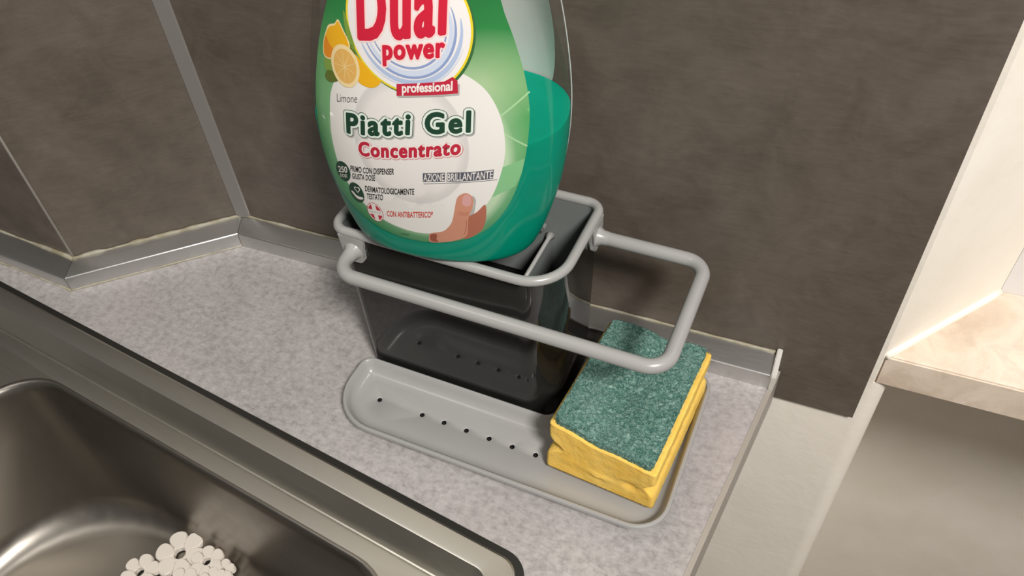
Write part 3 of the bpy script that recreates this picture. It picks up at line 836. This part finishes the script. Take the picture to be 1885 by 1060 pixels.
# beams of light on the green ground
for a, b, w in (((38.0, 105.0), (50.6, 115.5), 0.9), ((38.5, 97.0), (50.9, 86.5), 0.8)):
    patch('printed_beam', [ribbon_line([a, b], w)], 0.20, I_PALE, lab)
patch('printed_beam', [[(36.5, 75.0), (50.0, 79.5), (48.8, 70.5), (45.8, 62.5), (33.0, 56.0)]], 0.19, INK('beam_green', (132, 190, 136)), lab)
st = []
for k in range(16):
    r = (3.6 if k % 4 == 0 else 1.2) if k % 2 == 0 else 0.75
    st.append((-54.6 + r * 0.55 * math.cos(k * math.pi / 8), 87.4 + r * math.sin(k * math.pi / 8)))
patch('printed_sparkle', [st], 0.21, INK('sparkle', (206, 226, 204)), lab)
# brand roundel: yellow rim, white disc, blue swirls
RC = (-4.2, 146.0); RA, RB = 29.6, 31.0
def rot_ell(c, a, b, ang, n=64):
    return ellipse(c, (a * math.cos(ang), a * math.sin(ang)), (-b * math.sin(ang), b * math.cos(ang)), n)
patch('printed_shadow', [rot_ell((RC[0] + 0.9, RC[1] - 0.9), RA + 0.2, RB, 0.15)], 0.24, I_SHAD, lab)
patch('printed_ring', [rot_ell(RC, RA, RB, 0.15)], 0.27, I_YEL, lab)
patch('printed_disc', [rot_ell(RC, RA - 1.0, RB - 1.0, 0.15)], 0.30, INK('disc_white', (236, 232, 230)), lab)
def arc(c, a, b, a0, a1, n=30):
    return [(c[0] + a * math.cos(a0 + (a1 - a0) * k / n), c[1] + b * math.sin(a0 + (a1 - a0) * k / n)) for k in range(n + 1)]
for k, (ra_, rb_, a0, a1, w, m) in enumerate(((24.6, 26.0, 3.55, 6.5, 2.2, I_BLUE), (22.0, 23.4, 3.5, 6.75, 1.4, I_BLUE2), (20.2, 21.6, 3.45, 6.9, 2.4, INK('ice_blue', (204, 214, 232))), (17.8, 19.0, 3.4, 6.6, 1.0, I_BLUE2), (26.4, 27.8, 3.9, 6.0, 0.7, INK('haze_blue', (200, 208, 226))))):
    n = 30; ws = [w * (0.15 + math.sin(math.pi * j / n) ** 0.6) for j in range(n + 1)]
    patch('printed_swirl', [ribbon_line(arc((RC[0], RC[1] + 0.5), ra_, rb_, a0, a1, n), ws)], 0.32 + 0.012 * k, m, lab)
DUAL = ((-28.6, 136.3), (13.6, 144.6), (1.2, 29.0)); POW = ((-16.6, 129.6), (12.9, 134.2), (0.35, 10.2))
lettering('Dual', *DUAL, 0.40, I_PINK, lab, 0.0, 0.85, 1.16, 'printed_outline', bold=1.05)
lettering('power', *POW, 0.40, I_PINK, lab, 0.0, 0.75, 1.12, 'printed_outline', bold=0.55)
lettering('Dual', *DUAL, 0.46, I_RED, lab, 0.0, 0, 1.16, bold=1.05)
lettering('power', *POW, 0.46, I_RED, lab, 0.0, 0, 1.12, bold=0.55)
# lemons and leaves
for nm, pts, m, lay in (('printed_leaf', [(-35.3, 147.8), (-34.2, 146.9), (-32.9, 142.1), (-31.2, 136.4), (-30.2, 130.8), (-32.9, 132.9), (-34.9, 139.9)], I_LEAF2, 0.34),
                        ('printed_leaf', [(-49.7, 119.1), (-48.3, 121.8), (-44.7, 123.3), (-42.4, 119.8), (-46.5, 115.9), (-49.0, 115.7)], I_LEAF2, 0.34),
                        ('printed_leaf', [(-49.8, 111.6), (-48.0, 115.6), (-44.5, 116.6), (-41.6, 113.1), (-46.8, 110.4)], I_LEAF, 0.35),
                        ('printed_leaf', [(-34.0, 133.0), (-31.6, 133.0), (-29.6, 128.0), (-31.0, 125.5), (-34.0, 128.0)], I_LEAF, 0.34),
                        ('printed_lemon', [(-49.4, 124.9), (-48.4, 130.4), (-45.1, 137.8), (-42.6, 139.8), (-40.6, 140.8), (-38.8, 143.1), (-37.6, 142.5), (-35.9, 139.3), (-33.6, 135.2), (-33.2, 131.2), (-37.5, 125.0), (-46.5, 122.0), (-49.0, 122.5)], I_RIND, 0.36),
                        ('printed_lemon', [(-31.0, 129.2), (-30.1, 121.4), (-30.0, 116.2), (-26.7, 114.6), (-23.0, 114.6), (-19.9, 116.3), (-18.2, 118.9), (-21.3, 120.9), (-26.4, 126.0)], I_LEMON, 0.36)):
    patch(nm, [catmull(pts, 4)], lay, m, lab)
patch('printed_lemon', [catmull([(-48.9, 125.2), (-48.0, 130.3), (-44.8, 137.0), (-42.4, 138.9), (-40.6, 139.9), (-38.9, 142.2), (-37.9, 141.5), (-36.4, 138.8), (-34.2, 134.9), (-33.9, 131.5), (-38.0, 125.5), (-46.3, 122.8), (-48.5, 123.2)], 4)], 0.39, I_LEMON, lab)
patch('printed_lemon_shade', [catmull([(-48.7, 125.2), (-48.2, 129.6), (-46.5, 133.0), (-45.0, 130.0), (-41.0, 128.0), (-36.0, 129.5), (-35.5, 127.0), (-38.5, 125.0), (-46.3, 122.9), (-48.3, 123.3)], 4)], 0.42, I_ORANGE, lab)
SC = (-36.7, 121.8); su, sv = (7.9, 2.0), (-1.0, 10.3)
patch('printed_lemon_slice', [ellipse(SC, su, sv)], 0.45, I_RIND, lab)
patch('printed_lemon_slice', [ellipse(SC, (su[0] * 0.80, su[1] * 0.80), (sv[0] * 0.80, sv[1] * 0.80))], 0.48, I_FLESH, lab)
for k in range(9):
    a = 2 * math.pi * k / 9 + 0.2
    e = (SC[0] + 0.74 * (su[0] * math.cos(a) + sv[0] * math.sin(a)), SC[1] + 0.74 * (su[1] * math.cos(a) + sv[1] * math.sin(a)))
    patch('printed_segment_line', [ribbon_line([SC, e], [0.5, 0.2])], 0.51, INK('segment_line', (236, 204, 138)) if k == 0 else bpy.data.materials['print_segment_line'], lab)
# ribbon
patch('printed_shadow', [[(-10.0, 112.3), (-10.4, 117.0), (19.6, 122.0), (19.4, 116.6)]], 0.53, I_SOFT, lab)
patch('printed_ribbon', [[(-10.3, 119.0), (-10.6, 113.0), (18.8, 117.4), (18.6, 123.5), (16.3, 125.4), (12.5, 122.9)]], 0.56, I_CRIM, lab)
lettering('professional', (-7.9, 115.2), (16.2, 118.9), (0.15, 4.4), 0.60, I_WHITE, lab, 0.03)
# product name
PI = ((-40.2, 84.9), (-5.2, 92.7), (1.2, 12.4)); GE = ((2.2, 94.2), (24.6, 97.0), (0.35, 12.0))
for body, geo in (('Piatti', PI), ('Gel', GE)):
    lettering(body, *geo, 0.29, I_SOFT, lab, 0.0, 1.55, 1.20, 'printed_shadow', shift=(0.5, -0.6), bold=0.62)
    lettering(body, *geo, 0.33, I_DKG, lab, 0.0, 1.45, 1.20, 'printed_outline', bold=0.62)
    lettering(body, *geo, 0.37, INK('mint_white', (226, 236, 226)) if body == 'Piatti' else bpy.data.materials['print_mint_white'], lab, 0.0, 1.12, 1.20, 'printed_outline', bold=0.62)
    lettering(body, *geo, 0.42, I_DKG, lab, 0.0, 0, 1.20, bold=0.62)
CO = ((-34.6, 73.4), (19.5, 84.3), (0.75, 9.2))
lettering('Concentrato', *CO, 0.29, INK('rose', (206, 120, 124)), lab, 0.0, 1.0, 1.14, 'printed_outline', shift=(0.15, -0.2), bold=0.48)
lettering('Concentrato', *CO, 0.33, I_WHITE, lab, 0.0, 0.78, 1.14, 'printed_outline', bold=0.48)
lettering('Concentrato', *CO, 0.38, I_CRIM, lab, 0.0, 0, 1.14, bold=0.48)
lettering('Limone', (-43.7, 101.3), (-31.8, 104.7), (0.55, 4.5), 0.30, I_BLK, lab, -0.008)
for body, b0, b1, up in (('PRIMO CON DISPENSER', (-41.6, 60.4), (-15.7, 66.7), (0.55, 3.9)), ('GIUSTA DOSE', (-41.4, 55.3), (-27.1, 59.3), (0.55, 3.9)), ('DERMATOLOGICAMENTE', (-34.4, 49.4), (-5.9, 55.2), (0.45, 4.0)), ('TESTATO', (-34.3, 43.7), (-24.3, 46.4), (0.65, 4.2))):
    lettering(body, b0, b1, up, 0.30, I_BLK, lab, 0.022)
lettering('CON ANTIBATTERICO*', (-23.6, 34.2), (3.0, 40.0), (0.4, 4.4), 0.30, I_ORED, lab, 0.022)
for body, b0, b1 in (('AZIONE', (-0.2, 65.3), (10.6, 67.1)), ('BRILLANTANTE', (12.3, 67.3), (34.8, 69.8))):
    s = 0.35; d = Vector(b1) - Vector(b0); d.normalize(); up = Vector((0.35, 4.7))
    q = [Vector(b0) - d * s - up * 0.12, Vector(b1) + d * s - up * 0.12, Vector(b1) + d * s + up * 1.12, Vector(b0) - d * s + up * 1.12]
    patch('printed_box', [[tuple(p) for p in q]], 0.28, I_GREY, lab)
    lettering(body, b0, b1, tuple(up), 0.33, I_WHITE, lab, 0.008)
patch('printed_line', [ribbon_line([(-0.3, 63.4), (12.0, 65.7), (24.0, 67.3), (37.2, 68.5)], 0.35)], 0.28, I_GREY, lab)
# badges
B1 = (-47.0, 57.2); patch('printed_badge', [ellipse(B1, (5.0, 2.2), (-0.3, 6.9))], 0.30, I_DKG, lab)
lettering('250', (-50.4, 55.0), (-43.9, 58.0), (0.4, 4.3), 0.35, I_WHITE, lab, 0.02)
lettering('DOSI', (-50.0, 51.6), (-45.0, 54.0), (0.3, 2.4), 0.35, I_WHITE, lab, 0.01)
B2 = (-40.4, 45.2); patch('printed_badge', [ellipse(B2, (4.7, 1.2), (-0.5, 7.4))], 0.30, I_DKG, lab)
hp = []
for k in range(30):
    a = 2 * math.pi * k / 30; hx = 16 * math.sin(a) ** 3; hy = 13 * math.cos(a) - 5 * math.cos(2 * a) - 2 * math.cos(3 * a) - math.cos(4 * a)
    hp.append((hx, hy))
hin = [(-39.5 + p[0] * 0.082, 48.2 + p[1] * 0.115 + p[0] * 0.02) for p in hp]; hout = [(-39.5 + p[0] * 0.118, 48.2 + p[1] * 0.165 + p[0] * 0.03) for p in hp]
patch('printed_heart', [hout], 0.34, I_WHITE, lab); patch('printed_heart', [hin], 0.37, I_DKG, lab)
patch('printed_hand_icon', [catmull([(-44.0, 44.9), (-42.6, 45.0), (-41.0, 43.2), (-38.8, 43.0), (-37.0, 43.4), (-36.6, 42.4), (-38.4, 41.0), (-40.6, 40.6), (-42.4, 42.2)], 4)], 0.34, I_WHITE, lab)
B3 = (-30.7, 34.4); bu, bv = (4.9, 1.0), (-0.4, 7.5)
patch('printed_badge', [ellipse(B3, bu, bv)], 0.29, I_CRIM, lab)
patch('printed_badge', [ellipse(B3, (bu[0] * 0.94, bu[1] * 0.94), (bv[0] * 0.95, bv[1] * 0.95))], 0.31, I_WHITE, lab)
for q in range(4):
    pts = [];
    for k in range(9):
        a = math.radians(18) + math.radians(54) * k / 8 + q * math.pi / 2; pts.append((0.84 * math.cos(a), 0.84 * math.sin(a)))
    cx_ = math.cos(math.radians(45) + q * math.pi / 2); cy_ = math.sin(math.radians(45) + q * math.pi / 2)
    pts.append((0.27 * math.copysign(1, cx_), 0.27 * math.copysign(1, cy_)))
    patch('printed_quarter', [[(B3[0] + bu[0] * p[0] + bv[0] * p[1], B3[1] + bu[1] * p[0] + bv[1] * p[1]) for p in pts]], 0.34, I_CRIM, lab)
lettering('H.A.C.C.P', (-34.3, 33.0), (-27.1, 34.6), (0.2, 1.7), 0.36, I_SOFT, lab, 0.01)
# hand holding the plate (printed)
patch('printed_finger', [catmull([(20.0, 40.0), (26.6, 46.3), (30.9, 51.8), (31.4, 45.1), (30.4, 37.0), (27.5, 30.4), (19.0, 24.6)], 4)], 0.27, I_SKIN2, lab)
patch('printed_shadow', [catmull([(24.6, 58.0), (26.4, 55.0), (25.6, 48.0), (24.2, 42.0), (22.5, 44.0), (23.5, 52.0)], 4)], 0.26, I_SOFT, lab)
patch('printed_thumb', [catmull([(16.5, 55.1), (18.3, 58.2), (21.4, 59.8), (24.1, 58.1), (25.1, 54.0), (24.1, 48.2), (22.9, 44.8), (21.8, 39.6), (21.4, 33.0), (20.0, 26.6), (14.5, 22.8), (8.2, 20.3), (-0.4, 18.7), (-0.5, 24.7), (1.4, 26.9), (7.4, 29.3), (10.9, 33.4), (13.4, 38.9), (15.1, 47.6)], 4)], 0.30, I_SKIN, lab)
patch('printed_crease', [catmull([(0.2, 20.0), (-0.1, 24.4), (1.6, 26.2), (4.0, 26.0), (3.4, 22.0), (4.2, 19.8)], 4)], 0.33, INK('crease', (150, 82, 64)), lab)
for pts in ([(17.0, 46.5), (20.0, 45.4), (22.6, 46.2)], [(16.6, 44.8), (19.6, 43.9), (22.2, 44.6)], [(20.8, 40.0), (20.6, 34.0), (19.0, 28.0)]):
    patch('printed_crease', [ribbon_line(catmull(pts, 5, False), 0.35)], 0.33, I_SKIN2, lab)
patch('printed_nail', [catmull([(19.4, 54.9), (20.3, 57.8), (22.2, 59.0), (23.8, 57.2), (24.1, 53.6), (23.1, 51.1), (21.1, 50.3), (19.4, 51.9)], 4)], 0.34, I_NAIL, lab)
lettering('1180000', (-17.8, 20.9), (-12.4, 21.4), (0.1, 1.1), 0.24, I_DKG, lab, 0.0)
# back label: its pale reverse shows through the clear shell
bl = patch('back_label', [catmull([(-46, 60), (-50, 90), (-48, 120), (-42, 150), (-30, 172), (0, 180), (30, 172), (46, 150), (54, 120), (55, 90), (47, 60), (36, 40), (0, 30), (-36, 40)], 4)], 0.45, INK('back_label_white', (238, 233, 231)), bottle, sgn=1)
bl['label'] = 'pale back label seen through the bottle'
